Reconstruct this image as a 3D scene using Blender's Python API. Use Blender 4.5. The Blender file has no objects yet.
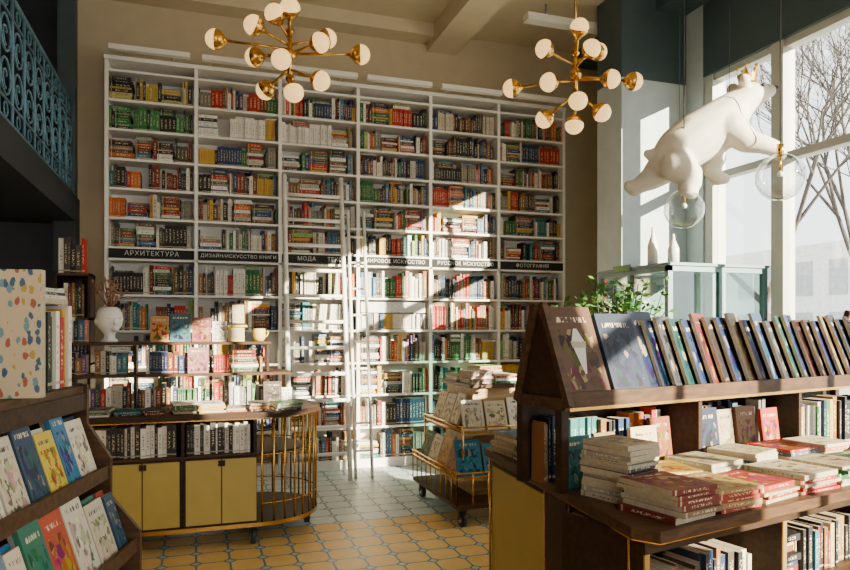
import bpy, math, random
from mathutils import Vector as V
rng=random.Random(7)
D=bpy.data; C=bpy.context
# ---------------------------------------------------------------- materials
MATS={}
def nt(name):
    m=D.materials.new(name); m.use_nodes=True
    n=m.node_tree.nodes; l=m.node_tree.links
    return m,n,l,n['Principled BSDF']
def pm(name,col,rough=.6,metal=0,var=.12,scale=6,bump=0,emit=None,es=0):
    m,n,l,b=nt(name)
    tc=n.new('ShaderNodeTexCoord'); no=n.new('ShaderNodeTexNoise'); no.inputs['Scale'].default_value=scale; no.inputs['Detail'].default_value=4
    l.new(tc.outputs['Object'],no.inputs['Vector'])
    r=n.new('ShaderNodeValToRGB')
    r.color_ramp.elements[0].position=.3; r.color_ramp.elements[1].position=.7
    r.color_ramp.elements[0].color=tuple(c*(1-var) for c in col)+(1,)
    r.color_ramp.elements[1].color=tuple(min(1,c*(1+var)) for c in col)+(1,)
    l.new(no.outputs['Fac'],r.inputs['Fac']); l.new(r.outputs['Color'],b.inputs['Base Color'])
    b.inputs['Roughness'].default_value=rough; b.inputs['Metallic'].default_value=metal
    if bump:
        bp=n.new('ShaderNodeBump'); bp.inputs['Strength'].default_value=bump; bp.inputs['Distance'].default_value=.01
        l.new(no.outputs['Fac'],bp.inputs['Height']); l.new(bp.outputs['Normal'],b.inputs['Normal'])
    if emit:
        b.inputs['Emission Color'].default_value=emit+(1,); b.inputs['Emission Strength'].default_value=es
    MATS[name]=m; return m
def wood(name,c1,c2,rough=.5,vec=(1,14,14)):
    m,n,l,b=nt(name)
    tc=n.new('ShaderNodeTexCoord'); mp=n.new('ShaderNodeMapping'); mp.inputs['Scale'].default_value=vec
    no=n.new('ShaderNodeTexNoise'); no.inputs['Scale'].default_value=3; no.inputs['Detail'].default_value=6
    r=n.new('ShaderNodeValToRGB'); r.color_ramp.elements[0].position=.35; r.color_ramp.elements[1].position=.65
    r.color_ramp.elements[0].color=c1+(1,); r.color_ramp.elements[1].color=c2+(1,)
    l.new(tc.outputs['Object'],mp.inputs['Vector']); l.new(mp.outputs['Vector'],no.inputs['Vector'])
    l.new(no.outputs['Fac'],r.inputs['Fac']); l.new(r.outputs['Color'],b.inputs['Base Color']); b.inputs['Roughness'].default_value=rough
    b.inputs['Specular IOR Level'].default_value=.2
    MATS[name]=m
pm('cream_wall',(.50,.41,.27),.8,var=.05)
pm('ceiling_paint',(.58,.49,.33),.8,var=.04)
pm('navy_paint',(.008,.013,.020),.6)
pm('teal_paint',(.042,.068,.078),.55,var=.08)
pm('pier_paint',(.42,.48,.50),.7,var=.06)
pm('white_paint',(.82,.79,.73),.5,var=.04)
pm('frame_paint',(.42,.42,.38),.5,var=.05)
pm('teal_frame',(.06,.14,.15),.4,var=.1)
pm('rail_blue',(.10,.22,.30),.4,var=.1)
pm('brass',(.68,.38,.09),.26,1,var=.08)
pm('crown_gold',(.62,.38,.06),.35,.4,var=.1)
pm('gold_frame',(.45,.28,.09),.4,.7,var=.1)
pm('yellow_door',(.48,.36,.08),.45,var=.05)
pm('ochre_panel',(.26,.16,.04),.5,var=.08)
pm('black',(.012,.012,.012),.5)
pm('sign_black',(.010,.009,.008),.8)
pm('lettering',(.62,.60,.55),.7,var=.02)
pm('paper',(.42,.35,.24),.9,var=.12,scale=60)
pm('rubber',(.02,.02,.02),.6)
pm('steel',(.5,.5,.5),.3,1)
pm('ceramic',(.80,.78,.74),.35,var=.04)
pm('bear_white',(.66,.61,.52),.6,var=.05,scale=9,bump=.15)
pm('globe_glow',(.60,.42,.18),.3,emit=(1,.60,.20),es=1.7)
pm('leaf',(.07,.19,.03),.5,var=.4)
pm('terracotta',(.35,.15,.08),.7)
pm('dried',(.25,.13,.07),.8,var=.3)
pm('bark',(.05,.04,.035),.9,var=.3)
pm('asphalt',(.40,.40,.40),.9)
pm('facade',(.80,.78,.74),.8)
pm('facade_dark',(.40,.41,.42),.5)
pm('yellow_box',(.55,.40,.08),.5)
wood('wood_dark',(.022,.011,.006),(.043,.021,.011))
wood('wood_mid',(.050,.024,.012),(.092,.046,.021))
wood('wood_light',(.34,.21,.10),(.50,.34,.18))
def glass(name,tr,tint=(.93,.96,.96,1)):
    m=D.materials.new(name); m.use_nodes=True; n=m.node_tree.nodes; l=m.node_tree.links
    n.remove(n['Principled BSDF']); t=n.new('ShaderNodeBsdfTransparent'); g=n.new('ShaderNodeBsdfGlossy'); g.inputs['Roughness'].default_value=.03
    t.inputs['Color'].default_value=tint
    lw=n.new('ShaderNodeLayerWeight'); lw.inputs['Blend'].default_value=tr
    mx=n.new('ShaderNodeMixShader'); l.new(lw.outputs['Facing'],mx.inputs[0]); l.new(t.outputs[0],mx.inputs[1]); l.new(g.outputs[0],mx.inputs[2])
    l.new(mx.outputs[0],n['Material Output'].inputs['Surface']); MATS[name]=m
glass('pane_glass',.10); glass('cabinet_glass',.28,(.70,.86,.82,1)); glass('bulb_glass',.36)
def mathn(n,l,op,a,b=None):
    x=n.new('ShaderNodeMath'); x.operation=op
    for i,s in enumerate((a,b)):
        if s is None: continue
        if isinstance(s,(int,float)): x.inputs[i].default_value=s
        else: l.new(s,x.inputs[i])
    return x.outputs[0]
def mixc(n,l,f,a,b):
    x=n.new('ShaderNodeMix'); x.data_type='RGBA'
    if isinstance(f,(int,float)): x.inputs[0].default_value=f
    else: l.new(f,x.inputs[0])
    for i,s in ((6,a),(7,b)):
        if isinstance(s,tuple): x.inputs[i].default_value=s
        else: l.new(s,x.inputs[i])
    return x.outputs[2]
def band(n,l,s,lo,hi): return mathn(n,l,'MULTIPLY',mathn(n,l,'GREATER_THAN',s,lo),mathn(n,l,'LESS_THAN',s,hi))
def book_mat(name,kind):
    m,n,l,b=nt(name)
    at=n.new('ShaderNodeAttribute'); at.attribute_name='Col'; col=at.outputs['Color']
    uv=n.new('ShaderNodeUVMap'); uv.uv_map='UVMap'; sp=n.new('ShaderNodeSeparateXYZ'); l.new(uv.outputs[0],sp.inputs[0])
    fu=mathn(n,l,'FRACT',sp.outputs[0]); fv=mathn(n,l,'FRACT',sp.outputs[1])
    mp=n.new('ShaderNodeMapping'); l.new(uv.outputs[0],mp.inputs[0])
    no=n.new('ShaderNodeTexNoise'); l.new(mp.outputs[0],no.inputs['Vector'])
    if kind=='spine':
        mp.inputs['Scale'].default_value=(3,22,1); no.inputs['Scale'].default_value=1
        k=mathn(n,l,'MULTIPLY',band(n,l,fu,.28,.72),band(n,l,fv,.25,.82))
        k=mathn(n,l,'MULTIPLY',k,mathn(n,l,'GREATER_THAN',no.outputs['Fac'],.52))
        lum=n.new('ShaderNodeRGBToBW'); l.new(col,lum.inputs[0])
        tcx=mixc(n,l,mathn(n,l,'GREATER_THAN',lum.outputs[0],.3),(.75,.65,.42,1),(.05,.04,.05,1))
        out=mixc(n,l,mathn(n,l,'MULTIPLY',k,.7),col,tcx)
        k2=band(n,l,fv,.06,.1); out=mixc(n,l,mathn(n,l,'MULTIPLY',k2,.5),out,tcx)
        b.inputs['Roughness'].default_value=.6; b.inputs['Specular IOR Level'].default_value=.3
    else:
        mp.inputs['Scale'].default_value=(2.2,2.6,1); no.inputs['Scale'].default_value=2.2; no.inputs['Detail'].default_value=3
        vo=n.new('ShaderNodeTexVoronoi'); vo.inputs['Scale'].default_value=3.2; l.new(mp.outputs[0],vo.inputs['Vector'])
        s2=n.new('ShaderNodeSeparateColor'); l.new(vo.outputs['Color'],s2.inputs[0])
        hs=n.new('ShaderNodeHueSaturation'); l.new(col,hs.inputs['Color']); l.new(mathn(n,l,'ADD',mathn(n,l,'MULTIPLY',s2.outputs[0],.24),.38),hs.inputs['Hue'])
        l.new(mathn(n,l,'ADD',mathn(n,l,'MULTIPLY',s2.outputs[1],1.0),.15),hs.inputs['Value']); hs.inputs['Saturation'].default_value=1.3
        pat=mixc(n,l,mathn(n,l,'MULTIPLY',mathn(n,l,'GREATER_THAN',s2.outputs[2],.86),.5),hs.outputs[0],(.45,.32,.15,1))
        inn=mathn(n,l,'MULTIPLY',band(n,l,fu,.1,.9),band(n,l,fv,.08,.74))
        f=mathn(n,l,'MULTIPLY',inn,mathn(n,l,'GREATER_THAN',no.outputs['Fac'],.47))
        out=mixc(n,l,f,col,pat)
        m2=n.new('ShaderNodeMapping'); l.new(uv.outputs[0],m2.inputs[0]); m2.inputs['Scale'].default_value=(22,9,1)
        n2=n.new('ShaderNodeTexNoise'); n2.inputs['Scale'].default_value=1; l.new(m2.outputs[0],n2.inputs['Vector'])
        k=mathn(n,l,'MULTIPLY',band(n,l,fu,.14,.86),band(n,l,fv,.82,.88)); k=mathn(n,l,'MULTIPLY',k,mathn(n,l,'GREATER_THAN',n2.outputs['Fac'],.52))
        lum=n.new('ShaderNodeRGBToBW'); l.new(col,lum.inputs[0])
        tcx=mixc(n,l,mathn(n,l,'GREATER_THAN',lum.outputs[0],.3),(.6,.5,.34,1),(.05,.05,.08,1))
        out=mixc(n,l,k,out,tcx); b.inputs['Roughness'].default_value=.5; b.inputs['Specular IOR Level'].default_value=.2
    l.new(out,b.inputs['Base Color']); MATS[name]=m
book_mat('spine','spine'); book_mat('cover','cover')
def floor_mat():
    m,n,l,b=nt('floor_tiles')
    tc=n.new('ShaderNodeTexCoord'); sp=n.new('ShaderNodeSeparateXYZ'); l.new(tc.outputs['Object'],sp.inputs[0])
    S=.22
    fx=mathn(n,l,'ABSOLUTE',mathn(n,l,'SUBTRACT',mathn(n,l,'FRACT',mathn(n,l,'DIVIDE',sp.outputs[0],S)),.5))
    fy=mathn(n,l,'ABSOLUTE',mathn(n,l,'SUBTRACT',mathn(n,l,'FRACT',mathn(n,l,'DIVIDE',sp.outputs[1],S)),.5))
    corner=mathn(n,l,'GREATER_THAN',mathn(n,l,'ADD',fx,fy),.86)
    edge=mathn(n,l,'GREATER_THAN',mathn(n,l,'MAXIMUM',fx,fy),.466)
    cg=band(n,l,mathn(n,l,'ADD',fx,fy),.77,.86)
    no=n.new('ShaderNodeTexNoise'); no.inputs['Scale'].default_value=7; no.inputs['Detail'].default_value=5; l.new(tc.outputs['Object'],no.inputs['Vector'])
    och=mixc(n,l,no.outputs['Fac'],(.64,.38,.10,1),(.86,.58,.21,1))
    gry=mixc(n,l,no.outputs['Fac'],(.44,.55,.60,1),(.64,.72,.74,1))
    base=mixc(n,l,mathn(n,l,'GREATER_THAN',sp.outputs[1],5.5),och,gry)
    o=mixc(n,l,edge,base,(.10,.19,.25,1)); o=mixc(n,l,cg,o,(.06,.16,.24,1)); o=mixc(n,l,corner,o,(.42,.50,.48,1))
    l.new(o,b.inputs['Base Color']); b.inputs['Roughness'].default_value=.42; b.inputs['Specular IOR Level'].default_value=.3
    MATS['floor_tiles']=m
floor_mat()
# ---------------------------------------------------------------- mesh builder
class MB:
    def __init__(s): s.v=[];s.f=[];s.m=[];s.c=[];s.u=[];s.slots=[];s.sm=[]
    def mi(s,name):
        if name not in s.slots: s.slots.append(name)
        return s.slots.index(name)
    def face(s,idx,mat,col=(1,1,1),uv=None,smooth=False):
        s.f.append(idx); s.m.append(s.mi(mat)); s.c.append(col); s.u.append(uv); s.sm.append(smooth)
    def fbox(s,o,a,b,c,mats,cols=None,uvs=None):
        o=V(o);a=V(a);b=V(b);c=V(c)
        k=len(s.v); s.v+= [o,o+a,o+a+b,o+b,o+c,o+a+c,o+a+b+c,o+b+c]
        F=[(0,1,5,4),(2,3,7,6),(3,0,4,7),(1,2,6,5),(4,5,6,7),(0,3,2,1)]
        if isinstance(mats,str): mats=[mats]*6
        if cols is None: cols=[(1,1,1)]*6
        for i,f in enumerate(F):
            s.face([k+j for j in f],mats[i],cols[i],uvs[i] if uvs else None)
    def box(s,x0,x1,y0,y1,z0,z1,mat):
        s.fbox((x0,y0,z0),(x1-x0,0,0),(0,y1-y0,0),(0,0,z1-z0),mat)
    def cyl(s,p0,p1,r0,mat,r1=None,n=8,smooth=True,caps=True):
        p0=V(p0);p1=V(p1); r1=r0 if r1 is None else r1
        d=(p1-p0).normalized(); t=V((0,0,1)) if abs(d.z)<.9 else V((1,0,0)); a=d.cross(t).normalized(); b=d.cross(a)
        k=len(s.v)
        for p,r in ((p0,r0),(p1,r1)):
            for i in range(n):
                an=2*math.pi*i/n; s.v.append(p+(a*math.cos(an)+b*math.sin(an))*r)
        for i in range(n):
            j=(i+1)%n; s.face([k+i,k+n+i,k+n+j,k+j],mat,smooth=smooth)
        if caps:
            s.face([k+i for i in range(n)],mat); s.face([k+n+i for i in reversed(range(n))],mat)
    def sph(s,c,r,mat,n=16,m=10,sc=(1,1,1),mat2=None,split=None,ax=None):
        ax=V(ax).normalized() if ax else V((0,0,1)); t=V((0,0,1)) if abs(ax.z)<.9 else V((1,0,0)); a=ax.cross(t).normalized(); b=ax.cross(a); c=V(c)
        k=len(s.v)
        for i in range(m+1):
            ph=math.pi*i/m
            for j in range(n):
                an=2*math.pi*j/n; q=(a*math.cos(an)+b*math.sin(an))*math.sin(ph)*r-ax*math.cos(ph)*r
                s.v.append(c+V((q.x*sc[0],q.y*sc[1],q.z*sc[2])))
        for i in range(m):
            for j in range(n):
                jj=(j+1)%n; mt=mat2 if (mat2 and i<split) else mat
                s.face([k+i*n+j,k+i*n+jj,k+(i+1)*n+jj,k+(i+1)*n+j],mt,smooth=True)
    def lathe(s,c,prof,mat,n=20):
        c=V(c);k=len(s.v)
        for r,z in prof:
            for j in range(n):
                an=2*math.pi*j/n; s.v.append(c+V((math.cos(an)*r,math.sin(an)*r,z)))
        for i in range(len(prof)-1):
            for j in range(n):
                jj=(j+1)%n; s.face([k+i*n+j,k+i*n+jj,k+(i+1)*n+jj,k+(i+1)*n+j],mat,smooth=True)
        s.face([k+j for j in reversed(range(n))],mat); s.face([k+(len(prof)-1)*n+j for j in range(n)],mat)
    def prism(s,pts,z0,z1,mat,side=None):
        k=len(s.v);n=len(pts)
        for z in (z0,z1):
            for p in pts: s.v.append(V((p[0],p[1],z)))
        s.face([k+i for i in reversed(range(n))],mat); s.face([k+n+i for i in range(n)],mat)
        for i in range(n):
            j=(i+1)%n; s.face([k+i,k+j,k+n+j,k+n+i],side or mat)
    def tube(s,pts,r,mat,n=6):
        for i in range(len(pts)-1): s.cyl(pts[i],pts[i+1],r,mat,n=n)
    def uvq(s):
        a=rng.randint(0,60);b=rng.randint(0,60)
        return [(a+.001,b+.001),(a+.999,b+.001),(a+.999,b+.999),(a+.001,b+.999)]
    def book(s,o,a,b,c,col,cover=False,flat=False,left='spine'):
        """a: right, b: back, c: up. spine faces front"""
        if flat:
            q=s.uvq(); qs=[q[1],q[2],q[3],q[0]]
            side='spine' if (cover and rng.random()<.45) else 'paper'
            s.fbox(o,a,b,c,['spine' if rng.random()<.8 or not cover else 'paper','paper',side,'paper','cover' if cover else 'spine','spine'],[col]*6,[qs,None,qs,None,s.uvq() if cover else None,None])
        elif cover:
            s.fbox(o,a,b,c,['cover','spine',left,'paper','paper','paper'],[col]*6,[s.uvq()]+[None]*5)
        else:
            s.fbox(o,a,b,c,['spine','paper','spine','spine','paper','paper'],[col]*6,[s.uvq()]+[None]*5)
    def faceout(s,o,w,up,W,H,T,col,left='spine'):
        w=V(w).normalized();up=V(up).normalized(); bk=-(w.cross(up))
        s.book(V(o),w*W,bk*T,up*H,col,cover=True,left=left)
    def stack(s,c,ang,W,Dp,h,cols,t=.02,jit=.012,cover=True):
        z=c[2]; top=c[2]+h
        while z<top-.004:
            th=t*rng.uniform(.7,1.3); a=ang+rng.uniform(-.06,.06); ww=W*rng.uniform(.93,1.03); dd=Dp*rng.uniform(.93,1.03)
            A=V((math.cos(a),math.sin(a),0));B=V((-math.sin(a),math.cos(a),0))
            o=V((c[0]+rng.uniform(-jit,jit),c[1]+rng.uniform(-jit,jit),z))-A*ww/2-B*dd/2
            s.book(o,A*ww,B*dd,V((0,0,th)),rng.choice(cols),cover=cover,flat=True); z+=th+.0005
    def build(s,name,parent=None,loc=None):
        me=D.meshes.new(name)
        me.from_pydata([tuple(v) for v in s.v],[],s.f); 
        for nm in s.slots: me.materials.append(MATS[nm])
        me.polygons.foreach_set('material_index',s.m); me.polygons.foreach_set('use_smooth',s.sm)
        ca=me.color_attributes.new('Col','FLOAT_COLOR','CORNER'); uv=me.uv_layers.new(name='UVMap')
        cd=[];ud=[]
        for f,c,u in zip(s.f,s.c,s.u):
            for i in range(len(f)):
                cd+= [c[0],c[1],c[2],1]; ud+= list(u[i]) if u else [0,0]
        ca.data.foreach_set('color',cd); uv.data.foreach_set('uv',ud)
        me.update()
        ob=D.objects.new(name,me); C.scene.collection.objects.link(ob)
        if parent: ob.parent=parent
        return ob
PAL=[(.70,.65,.55)]*7+[(.44,.39,.31)]*4+[(.78,.75,.68)]*5+[(.014,.014,.018)]*10+[(.065,.048,.036)]*7+[(.15,.028,.012)]*5+[(.38,.022,.010)]*5+[(.20,.09,.03)]*5+[(.015,.035,.10)]*5+[(.035,.12,.22)]*3+[(.02,.12,.035)]*4+[(.52,.30,.04)]*4+[(.02,.14,.15)]*2+[(.52,.13,.02)]*2+[(.18,.16,.13)]*4+[(.4,.15,.15),(.10,.04,.12),(.28,.38,.10)]
DARK=[(.014,.014,.018)]*6+[(.065,.048,.036)]*4+[(.16,.028,.012)]*4+[(.20,.085,.028)]*4+[(.015,.035,.10)]*3+[(.26,.16,.08)]*2+[(.5,.44,.34)]*3
WHITE=[(.75,.72,.65)]*10+[(.58,.53,.44)]*4+[(.20,.18,.16)]*3+[(.02,.02,.02)]*3+[(.42,.04,.02),(.48,.30,.05),(.05,.14,.26),(.03,.14,.05)]
BR=[(.44,.025,.012),(.02,.13,.19),(.52,.38,.20),(.42,.24,.025),(.025,.035,.06),(.40,.12,.04),(.03,.13,.04),(.56,.47,.32),(.13,.04,.13),(.28,.025,.025),(.62,.55,.42)]
def jc(c,k=.15):
    f=1+rng.uniform(-k,k); return tuple(max(0,min(1,x*f)) for x in c)
def fill(mb,o,ax,L,bk,depth,H,pal,horiz=.18,gap=.04,hmin=.62,topstack=.3):
    o=V(o);ax=V(ax).normalized();bk=V(bk).normalized();U=V((0,0,1));x=.005
    while x<L-.03:
        r=rng.random()
        if r<gap: x+=rng.uniform(.03,.1); continue
        if r<gap+horiz*.25 and L-x>.24:
            w=rng.uniform(.16,.24); z=0; top=H*rng.uniform(.5,.95)
            while z<top:
                t=rng.uniform(.012,.04)
                if z+t>H*.96: break
                ww=w*rng.uniform(.85,1); off=rng.uniform(0,.04)
                mb.book(o+ax*x+bk*off+U*z,ax*ww,bk*min(depth-.05,.2),U*t,jc(rng.choice(pal)),flat=True); z+=t+.0005
            x+=w+.006; continue
        n=rng.choice([1,1,2,3,4,6,9]); same=rng.random()<.45; c0=rng.choice(pal); t0=rng.uniform(.013,.042); h0=H*rng.uniform(hmin,.96)
        xs=x; mh=0; back=rng.uniform(.0,.035)
        for i in range(n):
            t=t0 if same else rng.uniform(.011,.045); h=h0 if same else H*rng.uniform(hmin,.96)
            if x+t>L-.005: x=L; break
            c=jc(c0,.05) if same else jc(rng.choice(pal))
            mb.book(o+ax*x+bk*(back+rng.uniform(.0,.03)),ax*(t-.0015),bk*(depth-.12),U*h,c); x+=t; mh=max(mh,h)
        if x-xs>.13 and rng.random()<topstack:
            z=mh+.001; w=min(x-xs-.01,.2)
            while z<H*.97-.012:
                t=rng.uniform(.012,.03)
                if z+t>H*.97: break
                mb.book(o+ax*(xs+.005)+bk*.03+U*z,ax*w*rng.uniform(.85,1),bk*(depth-.12),U*t,jc(rng.choice(pal)),flat=True); z+=t+.0005
                if rng.random()<.25: break
def empty(name,loc=(0,0,0)):
    e=D.objects.new(name,None); C.scene.collection.objects.link(e); e.location=loc; e.empty_display_size=.1; return e
# ---------------------------------------------------------------- room shell
b=MB(); b.box(-3,5.4,-3,8,-.12,0,'floor_tiles'); b.build('floor')
b=MB(); b.box(-3.1,5.4,7.87,8.05,0,5.2,'cream_wall'); b.build('wall_back')
b=MB(); b.box(-3.15,-3,-3,7.87,0,5.2,'navy_paint'); b.build('wall_left')
b=MB(); b.box(-3.2,5.45,-3.1,8.05,5.2,5.35,'ceiling_paint'); b.build('ceiling')
for nm,bx in (('ceiling_beam',(2.67,3.05,-3,7.87,4.97,5.2)),('ceiling_beam',(-1.1,2.67,7.6,7.87,5.05,5.2)),('ceiling_beam',(-.6,-.3,-3,7.6,5.0,5.2))):
    b=MB(); b.box(*bx,'ceiling_paint'); b.build(nm)
b=MB(); b.box(4.7,5.1,-3,7.87,5.02,5.2,'teal_paint'); b.build('ceiling_soffit')
b=MB()
b.box(5.1,5.4,-3,5.9,0,.75,'teal_paint'); b.box(5.1,5.4,-3,5.9,4.25,5.2,'teal_paint'); b.box(5.1,5.4,5.9,7.87,0,5.2,'pier_paint')
b.build('wall_right')
b=MB(); b.box(4.27,5.1,6.16,6.62,0,4.25,'pier_paint'); b.box(4.27,5.1,6.16,6.62,4.25,5.2,'teal_paint'); b.build('wall_pier')
b=MB(); b.box(-3,-1.0,-3.15,-3,0,5.2,'cream_wall'); b.box(2.0,5.4,-3.15,-3,0,5.2,'cream_wall'); b.box(-1,2,-3.15,-3,0,.6,'cream_wall'); b.box(-1,2,-3.15,-3,4.3,5.2,'cream_wall'); b.build('wall_front')  # unseen wall; its opening is added to let in fill light
b=MB()
for y in (5.85,4.95,3.0,1.1,-.8,-2.9): b.box(5.12,5.26,y-.07,y+.07,.75,4.25,'frame_paint')
for z in (.76,3.14,4.18): b.box(5.14,5.26,-2.9,5.85,z,z+.07,'frame_paint')
for y in (-2.0,.15,2.05,4.0): b.box(5.17,5.23,y-.018,y+.018,.8,4.2,'frame_paint')
b.box(5.195,5.2,-2.9,5.85,.8,4.2,'pane_glass')
b.build('window_1')
b=MB()
for x in (-.96,.5,1.96): b.box(x-.04,x+.04,-3.1,-3.02,.6,4.3,'frame_paint')
for z in (.6,3.1,4.22): b.box(-1,2,-3.1,-3.02,z,z+.08,'frame_paint')
b.build('added_fill_window')  # frame of the made-up opening behind the camera, there for fill light
b=MB(); b.box(5.0,5.12,-2.9,4.98,.75,.79,'frame_paint'); b.build('trim_1')
b=MB(); b.box(-2.99,-1.15,-2.95,7.86,2.66,2.92,'navy_paint'); b.build('mezzanine_floor_slab')
b=MB(); b.box(-1.35,-1.15,7.6,7.86,0,2.66,'navy_paint'); b.build('support_column')
b=MB(); b.box(-1.33,-1.17,7.7,7.86,2.92,5.2,'teal_paint'); b.build('upper_column')
b=MB(); b.box(-2.99,-1.36,7.81,7.865,0,2.655,'navy_paint'); b.build('trim_2')
b=MB(); b.box(-2.99,-1.34,7.81,7.865,2.925,5.19,'navy_paint'); b.build('trim_3')
b=MB()
X=-1.2
for z,r in ((2.98,.014),(3.12,.010),(3.72,.010),(3.86,.022)): b.cyl((X,-2.5,z),(X,7.65,z),r,'rail_blue',n=6)
y=1.6
while y<7.4:
    b.cyl((X,y,2.92),(X,y,3.86),.012,'rail_blue',n=6)
    cy=y+.17
    for cz,r in ((3.27,.12),(3.56,.12)):
        b.tube([(X,cy+math.cos(t*math.pi/7)*r,cz+math.sin(t*math.pi/7)*r) for t in range(15)],.008,'rail_blue',n=5)
        b.tube([(X,cy+math.cos(t*.6)*(.02+.008*t),cz+math.sin(t*.6)*(.02+.008*t)) for t in range(9)],.007,'rail_blue',n=4)
    for cz in (3.05,3.79):
        b.tube([(X,cy+math.cos(t*math.pi/5)*.05,cz+math.sin(t*math.pi/5)*.05) for t in range(11)],.006,'rail_blue',n=4)
    y+=.34
b.build('balcony_railing')
# ---------------------------------------------------------------- wall bookcase
XS=[-.86,0,.87,1.74,2.61,3.485,4.38]; Y0=7.54; Y1=7.85
rows_hi=[2.42+.30*i for i in range(7)]
rows_lo=[.10+.3667*i for i in range(7)]
b=MB()
for x in XS: b.box(x-.018,x+.018,Y0,Y1,0,4.35,'white_paint')
b.box(-.86,4.38,Y1-.012,Y1,0,4.35,'white_paint')
for z in rows_hi+rows_lo[:-1]: b.box(-.86,4.38,Y0+.003,Y1-.012,z-.022,z,'white_paint')
b.box(-.88,4.40,Y0-.02,Y1,4.31,4.35,'white_paint'); b.box(-.86,4.38,Y0+.01,Y1,0,.078,'white_paint')
b.box(-.86,4.38,Y0,Y1-.012,2.28,2.30,'white_paint')
b.build('wall_bookcase')
b=MB()
for ci in range(6):
    x0=XS[ci]+.02; L=XS[ci+1]-XS[ci]-.04
    for ri,z in enumerate(rows_hi[:-1]+rows_lo[:-1]):
        hi=ri<6; H=.272 if hi else .335
        pal=PAL
        if hi and ci==4 and ri in (5,4): pal=DARK
        if hi and ci in (0,3) and ri in (1,2,3,4): pal=DARK+PAL
        if ri>=6 and ci in (2,3,4): pal=PAL+WHITE
        if hi and ci==0 and ri==5: pal=[(.45,.33,.06),(.5,.42,.15),(.35,.33,.12),(.6,.55,.4)]+DARK[:6]
        if hi and ci==0 and ri==4: pal=[(.03,.18,.05)]*4+[(.05,.25,.10),(.4,.3,.08)]+DARK[:4]
        if hi and ri==5 and ci in (1,2): pal=PAL+WHITE
        if hi and ri==4 and ci in (1,2): pal=WHITE
        if ci==3 and ri==10:
            fill(b,(x0,Y0+.01,z),(1,0,0),L,(0,1,0),.29,.2,WHITE,0,0,.9,0)
            for i in range(10): b.book((x0+.02,Y0+.03,z+.2+i*.012),(L-.06,0,0),(0,.2,0),(0,0,.011),(.75,.75,.72),flat=True)
            continue
        fill(b,(x0,Y0+.01,z),(1,0,0),L,(0,1,0),.29,H,pal,horiz=.85 if hi else .5,gap=.02,hmin=.62 if hi else .64,topstack=.8 if hi else .85)
b.build('shelved_books')
b=MB()
for x in (-.82,.06,.93,1.80,2.68,3.54):
    b.box(x,x+.76,7.34,7.41,4.35,4.40,'white_paint'); 
    for xx in (x+.1,x+.6): b.cyl((xx,7.38,4.37),(xx,7.6,4.345),.008,'steel',n=5)
b.build('shelf_light_rail')
def sign(ci,txt,sz=.085):
    e=MB(); e.box(XS[ci]+.02,XS[ci+1]-.02,Y0-.012,Y0+.003,2.305,2.398,'sign_black'); ob=e.build('section_sign')
    cu=D.curves.new('lettering','FONT'); cu.body=txt; cu.size=sz; cu.extrude=.001; cu.align_x='CENTER'; cu.align_y='CENTER'; cu.space_character=1.1
    t=D.objects.new('lettering',cu); C.scene.collection.objects.link(t); t.location=((XS[ci]+XS[ci+1])/2,Y0-.014,2.352); t.rotation_euler=(math.pi/2,0,0)
    cu.materials.append(MATS['lettering']); t.parent=ob
sign(0,'АРХИТЕКТУРА',.068); sign(1,'ДИЗАЙН/ИСКУССТВО КНИГИ',.050); sign(2,'МОДА      ТЕКС',.062); sign(3,'МИРОВОЕ ИСКУССТВО',.058); sign(4,'РУССКОЕ ИСКУССТВО',.060); sign(5,'ФОТОГРАФИЯ',.060)
b=MB()
for x in (.90,1.52):
    b.cyl((x,6.95,0),(x,7.45,3.25),.026,'white_paint',n=8)
for i in range(11):
    z=.28+i*.275; y=6.95+.5*z/3.25; b.cyl((.9,y,z),(1.52,y,z),.019,'white_paint',n=8)
b.build('library_ladder')
b=MB()
for x in (1.60,1.78):
    b.cyl((x,7.05,0),(x,7.45,2.9),.018,'white_paint',n=8)
for i in range(9):
    z=.28+i*.29; y=7.05+.4*z/2.9; b.cyl((1.6,y,z),(1.78,y,z),.012,'white_paint',n=8)
b.build('step_ladder')
b=MB(); b.box(3.45,4.68,6.7,6.82,4.98,5.06,'white_paint')
for x in (3.7,4.5): b.cyl((x,6.76,5.05),(x,6.76,5.2),.012,'steel')
b.build('ceiling_linear_lamp')
# ---------------------------------------------------------------- chandeliers
def chandelier(c,offs,px,top):
    e=MB(); c=V(c)
    e.cyl(c+V((0,0,.1)),(c.x,c.y,top-.002),.012,'brass'); e.lathe((c.x,c.y,top-.05),[(.09,0),(.09,.048)],'brass')
    e.cyl(c-V((0,0,.28)),c+V((0,0,.25)),.018,'brass'); e.sph(c,.05,'brass')
    e.sph(c+V((0,0,.18)),.034,'brass'); e.sph(c-V((0,0,.18)),.034,'brass')
    for i,(dx,dy) in enumerate(offs):
        x=dx*px; z=-dy*px; r=math.hypot(x,z); dep=math.sqrt(max(.02,.45**2-r*r))*(.35 if i%3==1 else -.45)
        hub=c+V((0,0,max(-.2,min(.2,z*.45))))
        p=c+V((x*.948+dep*.319,-x*.319+dep*.948,z)); d=(p-hub).normalized()
        e.cyl(hub,p-d*.05,.011,'brass',n=6); e.cyl(p-d*.085,p-d*.05,.022,'brass',r1=.045,n=12)
        e.sph(p,.076,'globe_glow',mat2='brass',split=5,ax=d)
    e.build('sputnik_chandelier')
chandelier((.68,5.26,3.68),[(-70,-12),(-38,-4),(-30,-20),(-3,14),(-27,29),(32,31),(32,-3),(68,-3),(7,42),(4,-36),(34,-22),(-10,-30)],.00785,5.2)
chandelier((2.96,4.91,3.68),[(0,-39),(26,-28),(-34,-18),(10,-16),(-63,12),(-30,15),(30,12),(60,5),(-2,33),(23,42),(-30,43),(-3,53)],.0082,4.97)
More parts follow.
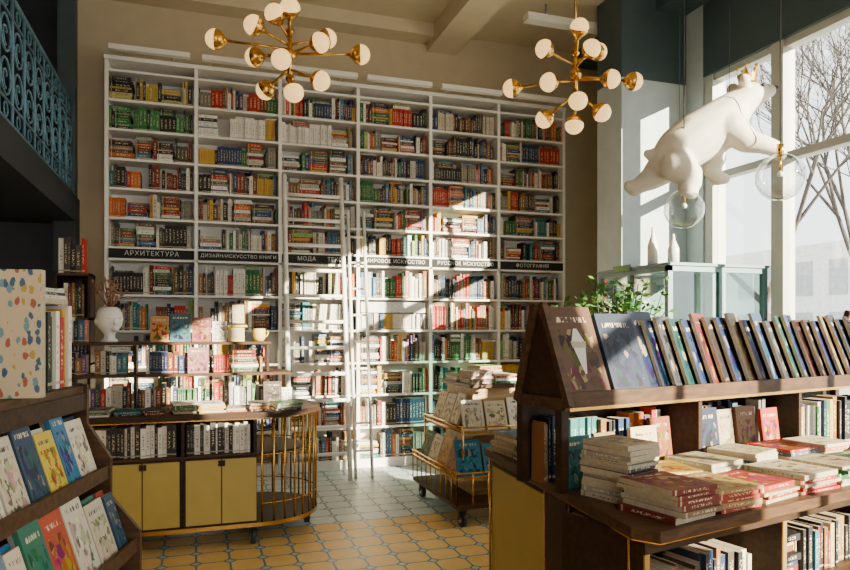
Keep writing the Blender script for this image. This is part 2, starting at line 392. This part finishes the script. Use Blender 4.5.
# ---------------------------------------------------------------- left curved counter
def arc(cx,cy,r,a0,a1,n): return [(cx+r*math.cos(a0+(a1-a0)*i/n),cy+r*math.sin(a0+(a1-a0)*i/n)) for i in range(n+1)]
b=MB()
def rnd(r): return [(-1.05,5.6-r)]+arc(.46,5.6,r,-math.pi/2,math.pi/2,20)+[(-1.05,5.6+r)]
b.prism(rnd(.5),.935,.975,'wood_mid','wood_dark'); b.prism(rnd(.485),.925,.937,'brass')
b.prism(rnd(.48),.135,.165,'wood_dark','brass')
b.box(-1.03,.40,5.45,6.05,.165,.925,'wood_dark'); b.box(-1.03,.42,5.13,5.46,.165,.66,'wood_dark'); b.box(-1.03,.42,5.13,5.46,.655,.675,'wood_mid')
for x in (-1.03,-.1,.40): b.box(x,x+.022,5.12,5.46,.165,.925,'wood_dark')
for i,x in enumerate((-1.0,-.865,-.6,-.352,-.07,.178)):
    w=.13 if i==0 else .24
    b.box(x,x+w,5.108,5.13,.185,.645,'yellow_door')
for x in (-.355,.172):
    b.fbox((x-.022,5.095,.60),(.02,0,0),(0,.014,0),(0,0,.04),'wood_dark'); b.fbox((x+.006,5.095,.60),(.02,0,0),(0,.014,0),(0,0,.04),'wood_dark')
for p in arc(.46,5.6,.47,-math.pi/2,math.pi/2,17): b.cyl((p[0],p[1],.15),(p[0],p[1],.93),.008,'brass',n=6)
for z in (.66,.30): b.tube([(p[0],p[1],z) for p in arc(.46,5.6,.47,-math.pi/2,math.pi/2,17)],.006,'brass',n=5)
b.prism([(.40,5.2)]+arc(.42,5.6,.40,-math.pi/2,math.pi/2,14)+[(.40,6.0)],.64,.66,'wood_mid')
def caster(b,x,y,r=.055):
    b.cyl((x-.018,y,r),(x+.018,y,r),r,'rubber',n=18); b.cyl((x-.021,y,r),(x+.021,y,r),r*.45,'steel',n=12)
    b.box(x-.028,x-.022,y-.02,y+.02,r,r*2+.015,'black'); b.box(x+.022,x+.028,y-.02,y+.02,r,r*2+.015,'black'); b.box(x-.03,x+.03,y-.03,y+.03,r*2+.01,r*2+.03,'black')
for p in ((.40,5.17),(.86,5.6),(-.95,5.17),(-.95,6.0),(.40,6.02)): caster(b,*p)
for z,x1 in ((1.225,.72),(1.465,.56)):
    b.box(-1.0,x1,5.46,5.82,z,z+.02,'wood_mid')
for x in (-1.0,-.45,.1,.54): b.box(x,x+.02,5.6,5.8,.975,1.465,'wood_dark')
b.build('curved_display_counter')
b=MB()
WB=WHITE[:9]+[(.03,.03,.03)]*6
fill(b,(-1.0,5.15,.676),(1,0,0),.88,(0,1,0),.28,.24,WB,.0,.0,.85,0)
fill(b,(-.07,5.15,.676),(1,0,0),.46,(0,1,0),.28,.24,WB,.0,.0,.85,0)
for x,w in ((-.975,.52),(-.425,.52),(.125,.41)):
    fill(b,(x,5.50,.976),(1,0,0),w,(0,1,0),.25,.22,PAL,.3,.05,.6,.3)
    fill(b,(x,5.50,1.246),(1,0,0),w,(0,1,0),.25,.19,PAL,.4,.1,.6,.3)
x=-.95
while x<.75:
    w=rng.uniform(.13,.2); 
    b.stack((x+w/2,5.29,.976),rng.uniform(-.15,.15),w,.24,rng.uniform(.012,.07),PAL+WHITE,t=.013); x+=w+.025
for x,w,h,c in ((-.33,.13,.2,(.40,.22,.08)),(-.19,.15,.22,(.05,.10,.14)),(-.03,.14,.19,(.22,.08,.06)),(.12,.11,.16,(.6,.55,.5))):
    b.faceout((x,5.55,1.487),(1,0,0),(0,.2,1),w,h,.015,c)
for x,w,h,c in ((-.06,.15,.2,(.25,.12,.12)),(.5,.14,.2,(.08,.06,.05)),(.62,.1,.15,(.7,.68,.6))):
    b.faceout((x,5.42,.976) if x>.1 else (x,5.47,1.247),(1,0,0),(0,.2,1),w,h,.015,c)
fill(b,(-1.0,5.6,1.486),(1,0,0),.28,(0,1,0),.2,.2,PAL,.3,.05,.6,.3)
b.build('counter_books')
b=MB(); bx,by,bz=-.62,5.62,1.487
b.lathe((bx,by,bz),[(.055,0),(.06,.01),(.04,.03),(.038,.06),(.06,.09),(.085,.12),(.095,.17),(.09,.215),(.072,.25),(.05,.265),(.045,.262)],'ceramic',n=24)
b.sph((bx+.05,by-.075,bz+.15),.018,'ceramic',sc=(1,1.2,1.6)); b.sph((bx+.045,by-.055,bz+.105),.03,'ceramic'); b.sph((bx+.035,by-.06,bz+.125),.016,'ceramic',sc=(1.8,1,.6))
b.sph((bx+.01,by-.08,bz+.18),.02,'ceramic',sc=(1.6,1,.5)); b.sph((bx+.075,by-.05,bz+.18),.018,'ceramic',sc=(1,1.3,.5)); b.sph((bx-.09,by-.01,bz+.155),.02,'ceramic',sc=(.6,1,1.5))
for i in range(34):
    a=rng.uniform(0,6.28); r=rng.uniform(.02,.13); h=rng.uniform(.08,.22); p=(bx+math.cos(a)*r,by+math.sin(a)*r,bz+.26+h)
    b.cyl((bx,by,bz+.24),p,.0025,'dried',n=4); b.sph(p,.014,'dried',n=6,m=4)
b.build('head_vase_with_dried_flowers')
b=MB(); b.box(.24,.36,5.52,5.6,1.487,1.60,'yellow_box'); b.box(.25,.35,5.515,5.52,1.51,1.58,'paper'); b.box(.235,.38,5.50,5.62,1.60,1.615,'yellow_box'); b.build('gift_box')
b=MB(); b.fbox((.26,5.53,1.617),(.11,0,0),(0,.012,0),(0,.03,.17),'wood_dark'); b.fbox((.27,5.526,1.63),(.09,0,0),(0,.003,0),(0,.026,.145),'paper'); b.build('framed_card')
b=MB(); b.lathe((.48,5.6,1.487),[(.035,0),(.05,.03),(.05,.09),(.045,.1),(.04,.1),(.04,.02)],'yellow_box'); b.tube([(.53+.02*math.sin(t*.5),5.6,1.52+.01*t) for t in range(6)],.006,'yellow_box'); b.build('ceramic_mug')
b=MB()
xa,xb,ya,yb=-1.14,-.86,6.45,6.75
for x in (xa,xb-.02): b.box(x,x+.02,ya,yb,0,2.06,'wood_dark')
b.box(xa,xb,yb-.01,yb,0,2.06,'wood_dark')
for z in (.1,.49,.88,1.27,1.66,2.04): b.box(xa,xb,ya,yb,z,z+.02,'wood_mid')
b.build('narrow_bookshelf')
b=MB()
for z in (.12,.51,.90,1.29,1.68,2.06): fill(b,(xa+.022,ya+.01,z),(1,0,0),xb-xa-.044,(0,1,0),.26,.33,PAL,.2,0,.7,.3)
b.build('narrow_shelf_books')
# ---------------------------------------------------------------- middle cart
b=MB()
b.box(1.95,2.75,5.0,6.15,.15,.185,'wood_mid'); 
b.box(2.20,2.62,5.28,5.90,.185,1.09,'wood_light'); b.box(2.16,2.66,5.24,5.94,1.09,1.12,'wood_mid')
b.box(2.04,2.72,5.10,6.06,.72,.745,'wood_light'); b.box(1.95,2.75,5.0,6.15,.375,.40,'wood_light')
for (x0,x1,y0,y1,z) in ((2.04,2.72,5.10,6.06,.745),(1.95,2.75,5.0,6.15,.40)):
    pts=[(x0,y0),(x1,y0),(x1,y1),(x0,y1),(x0,y0)]
    for k in (.0,.04): b.tube([(p[0],p[1],z+k) for p in pts],.008,'brass',n=6)
n=9
for i in range(n+1):
    y=5.0+1.15*i/n; b.cyl((1.95,y,.18),(1.95,y,.44),.006,'brass',n=5)
for i in range(7):
    x=1.95+.8*i/6; b.cyl((x,5.0,.18),(x,5.0,.44),.006,'brass',n=5)
for x,y in ((2.04,5.10),(2.72,5.10),(2.04,6.06)): b.cyl((x,y,.4),(x,y,.79),.008,'brass',n=6)
for p in ((2.02,5.07),(2.68,5.07),(2.02,6.08),(2.68,6.08)): caster(b,p[0],p[1],.058)
b.build('book_display_cart')
b=MB()
CB=[(.60,.52,.38),(.55,.48,.36),(.40,.30,.18),(.66,.60,.48)]*2+BR
for z,yb2,xl in ((.75,5.12,2.05),(.405,5.02,1.96)):
    x=xl+.02
    while x<2.66:
        w=rng.uniform(.17,.22); h=rng.uniform(.24,.30); b.faceout((x,yb2+.03,z),(1,0,0),(0,.36,1),w,h,.02,jc(rng.choice(CB))); 
        b.faceout((x+.01,yb2+.06,z),(1,0,0),(0,.36,1),w,h*.96,.02,jc(rng.choice(CB))); x+=w+.02
    y=(5.98 if z>.5 else 6.08)
    while y>5.35:
        w=rng.uniform(.17,.22); h=rng.uniform(.24,.30); b.faceout((xl+.03,y,z),(0,-1,0),(.36,0,1),w,h,.02,jc(rng.choice(CB))); y-=w+.02
for x,y,h in ((2.27,5.38,.10),(2.5,5.42,.08),(2.28,5.72,.06),(2.52,5.75,.12)): b.stack((x,y,1.121),0,.21,.27,h,PAL+WHITE,t=.018)
b.build('cart_books')
# ---------------------------------------------------------------- left foreground rack
Dv=V((.24,.971,0)); N=V((.971,-.24,0)); U=V((0,0,1)); P0=V((-.385,2.77,0))
def L(s,o,z): return P0+Dv*s+N*o+U*z
def lbox(b,s0,s1,o0,o1,z0,z1,mat): b.fbox(L(s0,o1,z0),Dv*(s1-s0),N*(o0-o1),U*(z1-z0),mat)
b=MB()
lbox(b,-1.5,0,-.40,.0,1.36,1.385,'wood_mid'); lbox(b,-1.5,0,-.40,.01,1.30,1.36,'wood_dark')
for z,o in ((1.045,.085),(.775,.185),(.42,.28)):
    lbox(b,-1.5,0,-.38,o,z,z+.02,'wood_mid'); lbox(b,-1.5,0,o-.01,o+.004,z,z+.05,'wood_mid')
lbox(b,-1.5,-.02,-.38,.22,.0,.42,'wood_dark'); lbox(b,-1.5,-.02,-.40,-.36,.4,1.36,'wood_dark')
prof=[(-.4,0),(.30,0),(.30,.5),(.20,.62),(.20,.85),(.095,.98),(.095,1.12),(.012,1.25),(.012,1.39),(-.4,1.39)]
for s0,s1 in ((-.02,.0),):
    k=len(b.v)
    for s_ in (s0,s1):
        for o,z in prof: b.v.append(L(s_,o,z))
    n=len(prof); b.face([k+i for i in range(n)],'wood_mid'); b.face([k+n+i for i in reversed(range(n))],'wood_mid')
    for i in range(n):
        j=(i+1)%n; b.face([k+i,k+n+i,k+n+j,k+j],'wood_mid')
b.build('slanted_book_rack')
b=MB()
cols=[(.58,.52,.40),(.03,.15,.30),(.50,.38,.04),(.02,.05,.09),(.50,.44,.32),(.62,.56,.44),(.36,.05,.02),(.03,.15,.10),(.55,.46,.33),(.12,.17,.24)]
for z,o,n0 in ((1.066,.075,0),(.796,.175,3),(.441,.27,5)):
    s=-.04; i=n0
    while s>-1.4:
        w=rng.uniform(.08,.15); h=rng.uniform(.21,.28); s-=w
        b.faceout(L(s,o-rng.uniform(0,.012),z),Dv,U-N*.32,w-.008,h,.016,jc(cols[i%10])); b.faceout(L(s+.02,o-.034,z),Dv,U-N*.32,w-.02,h*1.03,.014,jc(cols[(i+3)%10])); i+=1
s=-.03
while s>-.40:
    t=rng.uniform(.015,.03); s-=t; b.book(L(s,-.03-rng.uniform(0,.02),1.386),Dv*(t-.001),-N*.22,U*rng.uniform(.24,.29),jc(rng.choice(PAL+WHITE)))
b.stack(L(-.2,-.16,1.68),1.32,.3,.22,.05,WHITE,t=.014)
b.build('rack_books')
def illus():
    m,n,l,bb=nt('illustrated_cover'); uv=n.new('ShaderNodeTexCoord'); vo=n.new('ShaderNodeTexVoronoi'); vo.inputs['Scale'].default_value=34; vo.inputs['Randomness'].default_value=.85
    mp=n.new('ShaderNodeMapping'); mp.inputs['Scale'].default_value=(1.3,1,.75); l.new(uv.outputs['Object'],mp.inputs[0]); l.new(mp.outputs[0],vo.inputs['Vector'])
    nz=n.new('ShaderNodeTexNoise'); nz.inputs['Scale'].default_value=70; l.new(uv.outputs['Object'],nz.inputs['Vector'])
    k=mathn(n,l,'LESS_THAN',mathn(n,l,'ADD',vo.outputs['Distance'],mathn(n,l,'MULTIPLY',nz.outputs['Fac'],.5)),.60)
    s2=n.new('ShaderNodeSeparateColor'); l.new(vo.outputs['Color'],s2.inputs[0]); r=n.new('ShaderNodeValToRGB'); r.color_ramp.interpolation='CONSTANT'
    e=r.color_ramp.elements; e[0].color=(.05,.10,.20,1); e[1].position=.35; e[1].color=(.48,.30,.05,1); x=e.new(.6); x.color=(.35,.10,.05,1); x=e.new(.8); x.color=(.15,.28,.30,1)
    l.new(s2.outputs[0],r.inputs[0]); l.new(mixc(n,l,k,(.58,.47,.30,1),r.outputs[0]),bb.inputs['Base Color']); MATS['illustrated_cover']=m
illus()
b=MB(); w=V((.95,-.12,0)).normalized(); bk=V((.12,.95,0)).normalized()
o=V((-.44,2.30,1.387))-w*.28
b.fbox(o,w*.28,bk*.035,U*.385,['illustrated_cover','illustrated_cover','paper','paper','paper','paper']); b.build('illustrated_picture_book')
# ---------------------------------------------------------------- right display island
R0=V((1.475,2.53,0)); XR=V((.978,.208,0)); YR=V((-.208,.978,0))
def R(s,d,z): return R0+XR*s+YR*d+U*z
def rbox(b,s0,s1,d0,d1,z0,z1,mat): b.fbox(R(s0,d0,z0),XR*(s1-s0),YR*(d1-d0),U*(z1-z0),mat)
A=(1.58,3.62);B1=(1.44,2.02);B2=(1.50,1.94);Cc=(4.05,2.48);Dd=(3.9,3.75)
b=MB()
b.prism([B1,B2,Cc,Dd,A],.86,.90,'wood_mid','wood_mid'); b.prism([(x+.008*(1 if x<2 else -1),y+.01) for x,y in (B1,B2,Cc,Dd,A)],.852,.86,'brass')
b.prism([(1.52,2.42),(3.9,2.92),(3.8,3.68),(1.64,3.56)],.12,.85,'wood_dark')
b.prism([(1.49,2.0),(4.0,2.53),(3.95,2.95),(1.52,2.46)],.12,.16,'wood_dark'); b.prism([(1.49,2.0),(4.0,2.53),(3.95,2.95),(1.52,2.46)],.48,.50,'wood_mid')
def vpanel(p,q,t,z0,z1,mat):
    p=V((p[0],p[1],0));q=V((q[0],q[1],0)); d=q-p; nn=V((d.y,-d.x,0)).normalized()
    b.fbox(p+U*z0,d,nn*-t,U*(z1-z0),mat)
Af=V((1.60,3.56,0));Bf=V((1.485,2.04,0))
def lp(t): q=Af.lerp(Bf,t); return (q.x,q.y)
vpanel(lp(0),lp(1),.03,.12,.85,'wood_dark')
def vp2(t0,t1,off,z0,z1,mat):
    p=Af.lerp(Bf,t0)+V((-off,0,0)); q=Af.lerp(Bf,t1)+V((-off,0,0)); vpanel((p.x,p.y),(q.x,q.y),.015,z0,z1,mat)
vp2(.03,.50,.014,.16,.82,'yellow_door'); vp2(.68,.97,.014,.16,.82,'ochre_panel'); vp2(.52,.66,.03,.12,.85,'wood_dark')
for t in (.02,.51,.67,.98): 
    p=Af.lerp(Bf,t); b.cyl((p.x-.022,p.y,.12),(p.x-.022,p.y,.85),.006,'brass',n=6)
for s in (-.07,.75,1.55,2.35):
    q=V((1.49,2.02,0))+XR*(s+.07); b.fbox(q+U*.12,XR*.025,YR*.42,U*.73,'wood_dark'); b.fbox(q+U*.12-YR*.006,XR*.025,YR*.006,U*.73,'gold_frame')
b.fbox(V((1.49,2.01,0))+U*.80,XR*2.5,YR*.02,U*.05,'wood_dark'); b.box(1.6,3.8,2.6,3.5,0,.12,'black')
TD=.29; AX=.155; AZ=1.70
rbox(b,0,2.55,-.02,TD,1.255,1.30,'wood_dark'); rbox(b,0,2.55,-.035,-.018,1.26,1.325,'wood_mid'); rbox(b,0,2.55,-.03,-.02,1.245,1.26,'brass')
for s in (-.028,2.53):
    for (d0,z0,d1,z1) in ((-.03,1.26,AX-.01,AZ),(TD,1.26,AX+.01,AZ)):
        dv=(YR*(d1-d0)+U*(z1-z0)); nn=dv.normalized().cross(XR)
        b.fbox(R(s,d0,z0),XR*.028,nn*.03*(1 if d0>.2 else -1),dv,'wood_mid')
    rbox(b,s,s+.028,-.03,TD,1.25,1.30,'wood_mid')
    rbox(b,s,s+.04,-.01,.03,.9,1.25,'wood_dark'); rbox(b,s,s+.04,TD-.04,TD,.9,1.25,'wood_dark')
    k=len(b.v); b.v+=[R(s+.014,.0,1.30),R(s+.014,TD-.02,1.30),R(s+.014,AX,AZ-.02)]; b.face([k,k+1,k+2],'wood_dark')
dv=YR*.09+U*.33
b.fbox(R(0,.065,1.30),XR*2.55,YR*.012,dv,'wood_dark'); dv=YR*-.085+U*.33; b.fbox(R(0,TD-.02,1.30),XR*2.55,YR*.012,dv,'wood_dark')
rbox(b,0,2.55,.30,.32,.9,1.255,'wood_dark')
rbox(b,.86,.885,0,.29,.9,1.25,'wood_dark'); rbox(b,1.7,1.725,0,.29,.9,1.25,'wood_dark')
b.build('book_display_island')
b=MB()
up=U+YR*.38
b.faceout(R(.015,-.01,1.302),XR,up,.25,.415,.02,(.085,.04,.018))
b.faceout(R(.29,-.01,1.302),XR,up,.23,.385,.02,(.018,.025,.045))
s=.52; i=0
BL=[(.010,.015,.04),(.02,.04,.09),(.04,.04,.045),(.012,.05,.045),(.02,.03,.08),(.09,.02,.012),(.03,.022,.02),(.012,.02,.08),(.16,.11,.06)]
up2=U+V((-.208,.978,0))*.36+V((-.03,0,0))
while s<2.44:
    an=math.radians(12+(14 if i==0 else 21)); w=V((math.cos(an),math.sin(an),0)); hh=rng.uniform(.35,.40)
    b.faceout(R(s,-.005,1.302),w,up2,.22,hh,.016,jc(BL[i%9]),left='paper'); s+=rng.uniform(.085,.105); i+=1
b.build('sloped_rack_books')
b=MB()
pn=(XR.cross(up.normalized())); 
def art(sx,sz,w1,w2,h,mat):
    o=R(.015,-.01,1.302)+XR*sx+up.normalized()*sz+pn*.002; k=len(b.v); un=up.normalized()
    b.v+=[o-XR*w1/2,o+XR*w1/2,o+XR*w2/2+un*h,o-XR*w2/2+un*h]; b.face([k,k+1,k+2,k+3],mat)
art(.13,.10,.01,.07,.12,'lettering'); art(.13,.22,.08,.09,.03,'paper'); art(.13,.25,.075,.02,.06,'lettering')
b.build('ice_cream_cover_print')
b=MB()
pos=[(.06,.04,.14,.22,(.015,.10,.10)),(.24,.05,.13,.22,(.22,.13,.05)),(.42,.0,.17,.24,(.55,.40,.24)),(.64,.08,.14,.26,(.22,.06,.02)),(.90,.03,.18,.29,(.02,.025,.05)),(1.12,.06,.12,.27,(.38,.30,.20)),(1.26,.05,.16,.28,(.17,.08,.04)),(1.44,.03,.15,.26,(.38,.04,.02))]
for s,d,w,h,c in pos: b.faceout(R(s,d,.902),XR,U+YR*.12,w,h,.02,c)
fill(b,R(1.74,.02,.902),XR,.75,YR,.25,.30,PAL,.1,0,.8,.2)
fill(b,R(.02,.15,.902),XR,.82,YR,.20,.31,DARK+PAL,.0,0,.8,.0); fill(b,R(.90,.15,.902),XR,.78,YR,.20,.31,DARK+PAL,.0,0,.8,.0)
b.build('upright_display_books')
b=MB(); a12=.21
b.stack((1.65,2.40,.901),a12+.1,.20,.24,.22,[(.28,.25,.20),(.05,.07,.07),(.04,.03,.03),(.22,.13,.06),(.42,.35,.24)],t=.02)
b.stack((1.69,2.14,.901),a12,.23,.27,.12,[(.16,.10,.06),(.30,.20,.10),(.14,.02,.012),(.26,.07,.02)],t=.018)
b.stack((1.94,2.20,.901),a12-.05,.24,.27,.09,[(.26,.03,.012),(.30,.18,.07),(.16,.02,.012)],t=.018)
b.stack((1.93,2.50,.901),a12-.3,.24,.24,.09,[(.32,.18,.025),(.3,.2,.10),(.02,.10,.10)],t=.018)
b.stack((2.20,2.26,.901),a12+.05,.25,.26,.06,[(.26,.018,.010),(.36,.26,.14)],t=.018)
b.stack((2.22,2.55,.901),a12,.24,.24,.10,[(.015,.09,.045),(.3,.26,.17),(.25,.018,.012)],t=.018)
b.stack((2.49,2.33,.901),a12,.27,.27,.07,[(.28,.018,.010),(.28,.018,.010),(.4,.34,.22)],t=.018)
b.stack((2.50,2.62,.901),a12+.15,.24,.24,.11,[(.4,.34,.22),(.015,.045,.12)],t=.018)
b.stack((2.79,2.40,.901),a12,.27,.27,.08,[(.015,.09,.03),(.3,.25,.16),(.27,.02,.012)],t=.018)
b.stack((2.80,2.68,.901),a12,.26,.24,.10,[(.26,.02,.012),(.05,.10,.16)],t=.018)
b.stack((3.1,2.48,.901),a12,.27,.27,.06,BR,t=.018); b.stack((3.12,2.76,.901),a12,.26,.24,.1,BR,t=.018); b.stack((3.42,2.56,.901),a12,.27,.27,.08,BR,t=.018); b.stack((3.72,2.62,.901),a12,.27,.27,.08,BR,t=.018)
b.stack((1.70,3.42,.901),.1,.2,.26,.10,WHITE+PAL,t=.016); b.stack((1.68,3.16,.901),-.1,.19,.22,.07,WHITE+PAL,t=.016)
b.stack((1.95,3.50,.901),.1,.2,.2,.16,WHITE+PAL,t=.016)
b.build('stacked_display_books')
b=MB()
for s in (.03,.85,1.65):
    q=V((1.49,2.03,0))+XR*(s)+U*.501+YR*.04; fill(b,q,XR,.72,YR,.28,.22,DARK+DARK+BR,.8,.02,.7,.3)
    q=V((1.49,2.03,0))+XR*(s)+U*.161+YR*.04; fill(b,q,XR,.72,YR,.28,.27,DARK+DARK+BR,.4,.02,.7,.3)
b.build('island_shelf_books')
# ---------------------------------------------------------------- vestibule
b=MB(); x0,x1,y0,y1,zt=3.97,5.09,5.03,6.14,2.15
for (x,y) in ((x0,y0),(x0,y1-.05),(x1-.05,y0),((x0+x1)/2,y0),(x0,(y0+y1)/2)): b.box(x,x+.05,y,y+.05,0,zt-.05,'teal_frame')
for z in (0,.85,zt-.05):
    b.box(x0,x1,y0,y0+.05,z,z+.05,'teal_frame'); b.box(x0,x0+.05,y0,y1,z,z+.05,'teal_frame')
b.box(x0-.02,x1,y0-.02,y1,zt,zt+.025,'teal_frame'); b.box(x0+.02,x1,y0+.02,y0+.03,.05,.85,'teal_frame'); b.box(x0+.02,x0+.03,y0,y1,.05,.85,'teal_frame')
b.box(x0+.02,x1,y0+.02,y0+.025,.9,zt-.05,'cabinet_glass'); b.box(x0+.02,x0+.025,y0+.03,y1,.9,zt-.05,'cabinet_glass')
b.build('glazed_vestibule')
b=MB(); b.box(x0-.035,x0-.022,5.55,5.82,2.14,2.20,'leaf'); b.build('exit_sign')
for (x,y,h) in ((4.05,5.35,.36),(4.12,5.15,.27)):
    b=MB(); b.lathe((x,y,zt+.026),[(.05,0),(.05,h*.5),(.038,h*.62),(.016,h*.8),(.012,h)],'ceramic',n=16); b.build('white_bottle_vase')
b=MB(); px,py=2.74,4.05
b.lathe((px,py,0),[(.13,0),(.17,.35),(.19,.62),(.19,.66),(.16,.66),(.15,.6)],'terracotta')
for i in range(46):
    a=rng.uniform(0,6.28); r=rng.uniform(.05,.40); h=rng.uniform(1.6,1.90); tip=V((px+math.cos(a)*r,py+math.sin(a)*r,h)); base=V((px+math.cos(a)*.05,py+math.sin(a)*.05,.6))
    mid=base.lerp(tip,.7)-V((math.cos(a),math.sin(a),0))*.1*r
    b.cyl(base,mid,.006,'bark',n=4); b.cyl(mid,tip,.004,'bark',n=4)
    for j in range(34):
        t=rng.uniform(.0,1.08); q=mid.lerp(tip,t)+V((rng.uniform(-.03,.03),rng.uniform(-.03,.03),0)); d=V((rng.uniform(-1,1),rng.uniform(-1,1),rng.uniform(-.3,.8))).normalized(); sd=d.cross(V((rng.uniform(-1,1),rng.uniform(-1,1),1))).normalized(); l_=rng.uniform(.04,.07)
        k=len(b.v); b.v+=[q,q+d*l_*.5+sd*l_*.27,q+d*l_,q+d*l_*.5-sd*l_*.27]; b.face([k,k+1,k+2,k+3],'leaf')
b.build('potted_plant')
# ---------------------------------------------------------------- polar bear
K=4.5/680
Rt=V((.948,-.319,0)); Fw=V((.319,.948,0)); BC=V((3.16,3.69,2.84))
def bp(px,py,dep=0): return BC+Rt*((px-700)*K)+U*((140-py)*K)+Fw*dep
bb=MB()
def limb(pts):
    for (p,q) in zip(pts[:-1],pts[1:]):
        P=bp(*p[:3]);Q=bp(*q[:3]); n=max(2,int((Q-P).length/.018))
        for i in range(n+1):
            t=i/n; bb.sph(P.lerp(Q,t),p[3]+(q[3]-p[3])*t,'bear_white',n=14,m=9)
limb([(668,161,0,.120),(680,150,0,.155),(695,140,0,.170),(713,130,0,.172),(726,118,0,.145),(737,107,0,.112),(746,99,0,.106),(753,96,0,.092),(763,93,0,.056),(770,91,0,.044)])
limb([(667,166,.07,.110),(657,175,.09,.082),(647,181,.10,.060),(640,186,.11,.050),(635,183,.11,.042)])
limb([(672,168,-.08,.110),(684,178,-.10,.082),(686,187,-.11,.062),(679,193,-.12,.050),(685,197,-.125,.042)])
limb([(725,132,-.09,.105),(738,146,-.12,.076),(752,150,-.14,.060),(764,154,-.14,.052),(770,160,-.14,.042)])
limb([(716,138,.09,.10),(724,154,.12,.070),(720,166,.13,.055),(727,174,.13,.050),(734,175,.13,.038)])
limb([(655,156,0,.05),(648,154,0,.03)])
for dep in (-.085,.085): bb.sph(bp(739,85,dep),.042,'bear_white',n=12,m=8)
bear=empty('polar_bear_sculpture'); ob=bb.build('body',bear)
rm=ob.modifiers.new('Remesh','REMESH'); rm.mode='VOXEL'; rm.voxel_size=.012; rm.use_smooth_shade=True
sm=ob.modifiers.new('Smooth','SMOOTH'); sm.factor=.5; sm.iterations=6
b=MB()
b.sph(bp(776,89,0),.022,'black',n=12,m=8)
for dep in (-.076,.076): b.sph(bp(758,89,dep),.013,'black',n=8,m=6)
b.build('nose_and_eyes',bear)
b=MB(); cc=bp(748,83,0); n=20; k=len(b.v)
for i in range(n):
    an=2*math.pi*i/n; d=V((math.cos(an),math.sin(an),0)); b.v+=[cc+d*.052,cc+d*(.064)+U*(.095 if i%4==0 else .05)]
for i in range(n):
    j=(i+1)%n; b.face([k+2*i,k+2*j,k+2*j+1,k+2*i+1],'crown_gold')
for i in range(0,n,4): an=2*math.pi*i/n; b.sph(cc+V((math.cos(an),math.sin(an),0))*.064+U*.10,.012,'crown_gold',n=8,m=6)
b.build('crown',bear)
b=MB()
for q in ((680,150),(730,112)):
    p=bp(*q); b.cyl(p,(p.x,p.y,5.195 if not 2.67<p.x<3.05 else 4.965),.002,'black',n=4)
b.build('suspension_wires',bear)
for (x,y,z,r,zc) in ((2.98,3.62,2.36,.125,4.965),(3.44,3.30,2.53,.145,5.195)):
    b=MB(); b.sph((x,y,z),r,'bulb_glass',n=28,m=18); b.cyl((x,y,z+r-.01),(x,y,z+r+.06),.022,'brass',n=12); b.cyl((x,y,z+r+.05),(x,y,zc),.004,'black',n=5)
    b.cyl((x,y,z+.04),(x,y,z+r-.01),.008,'brass'); b.sph((x,y,z+.02),.018,'ceramic',n=10,m=8); b.build('glass_globe_pendant')
# ---------------------------------------------------------------- outside
b=MB(); b.box(5.4,70,-40,70,-.3,-.15,'asphalt'); b.build('street_pavement')
def tree(x,y,h,seed):
    r=random.Random(seed); b=MB()
    def br(p,d,l,rad,n):
        q=p+d*l; b.cyl(p,q,rad,'bark',r1=rad*.68,n=5,caps=False)
        if n==0: return
        for i in range(r.choice([2,3,3])):
            nd=(d+V((r.uniform(-.8,.8),r.uniform(-.8,.8),r.uniform(-.15,.55)))).normalized(); br(q,nd,l*r.uniform(.62,.86),rad*.60,n-1)
    br(V((x,y,-.149)),V((.02,0,1)),h,.11,7); b.build('bare_tree')
tree(10.6,10.6,2.2,3); tree(13.5,10.8,2.5,5); tree(15,9.5,2.6,9); tree(12.2,8.6,2.0,14)
b=MB()
b.box(24,34,14,34,-.15,5,'facade'); b.box(28,36,36,60,-.15,6,'facade')
for i in range(12):
    for j in range(2): b.box(23.95,24.02,15+i*1.6,15.8+i*1.6,.8+j*2.1,2.2+j*2.1,'facade_dark')
for i in range(6):
    for j in range(2): b.box(24.6+i*1.6,25.4+i*1.6,13.95,14.02,.8+j*2.1,2.2+j*2.1,'facade_dark')
b.build('street_building')
# ---------------------------------------------------------------- light
w=D.worlds.new('World'); C.scene.world=w; w.use_nodes=True; n=w.node_tree.nodes; l=w.node_tree.links
bg=n['Background']; bg.inputs[0].default_value=(.98,.98,.97,1); bg.inputs[1].default_value=4.3
sun=D.lights.new('sun','SUN'); sun.energy=58; sun.angle=.007; sun.color=(1,.85,.62); so=D.objects.new('sun',sun); C.scene.collection.objects.link(so)
Ld=V((-.55,.835,-.268)); so.rotation_euler=Ld.to_track_quat('-Z','Y').to_euler(); so.location=(12,-8,8)
cam=D.cameras.new('camera'); co=D.objects.new('camera',cam); C.scene.collection.objects.link(co); C.scene.camera=co
co.location=(0,0,1.6); co.rotation_euler=(math.pi/2,0,-math.radians(18.6)); cam.lens=28.8; cam.sensor_width=36; cam.shift_y=.0494; cam.clip_start=.05
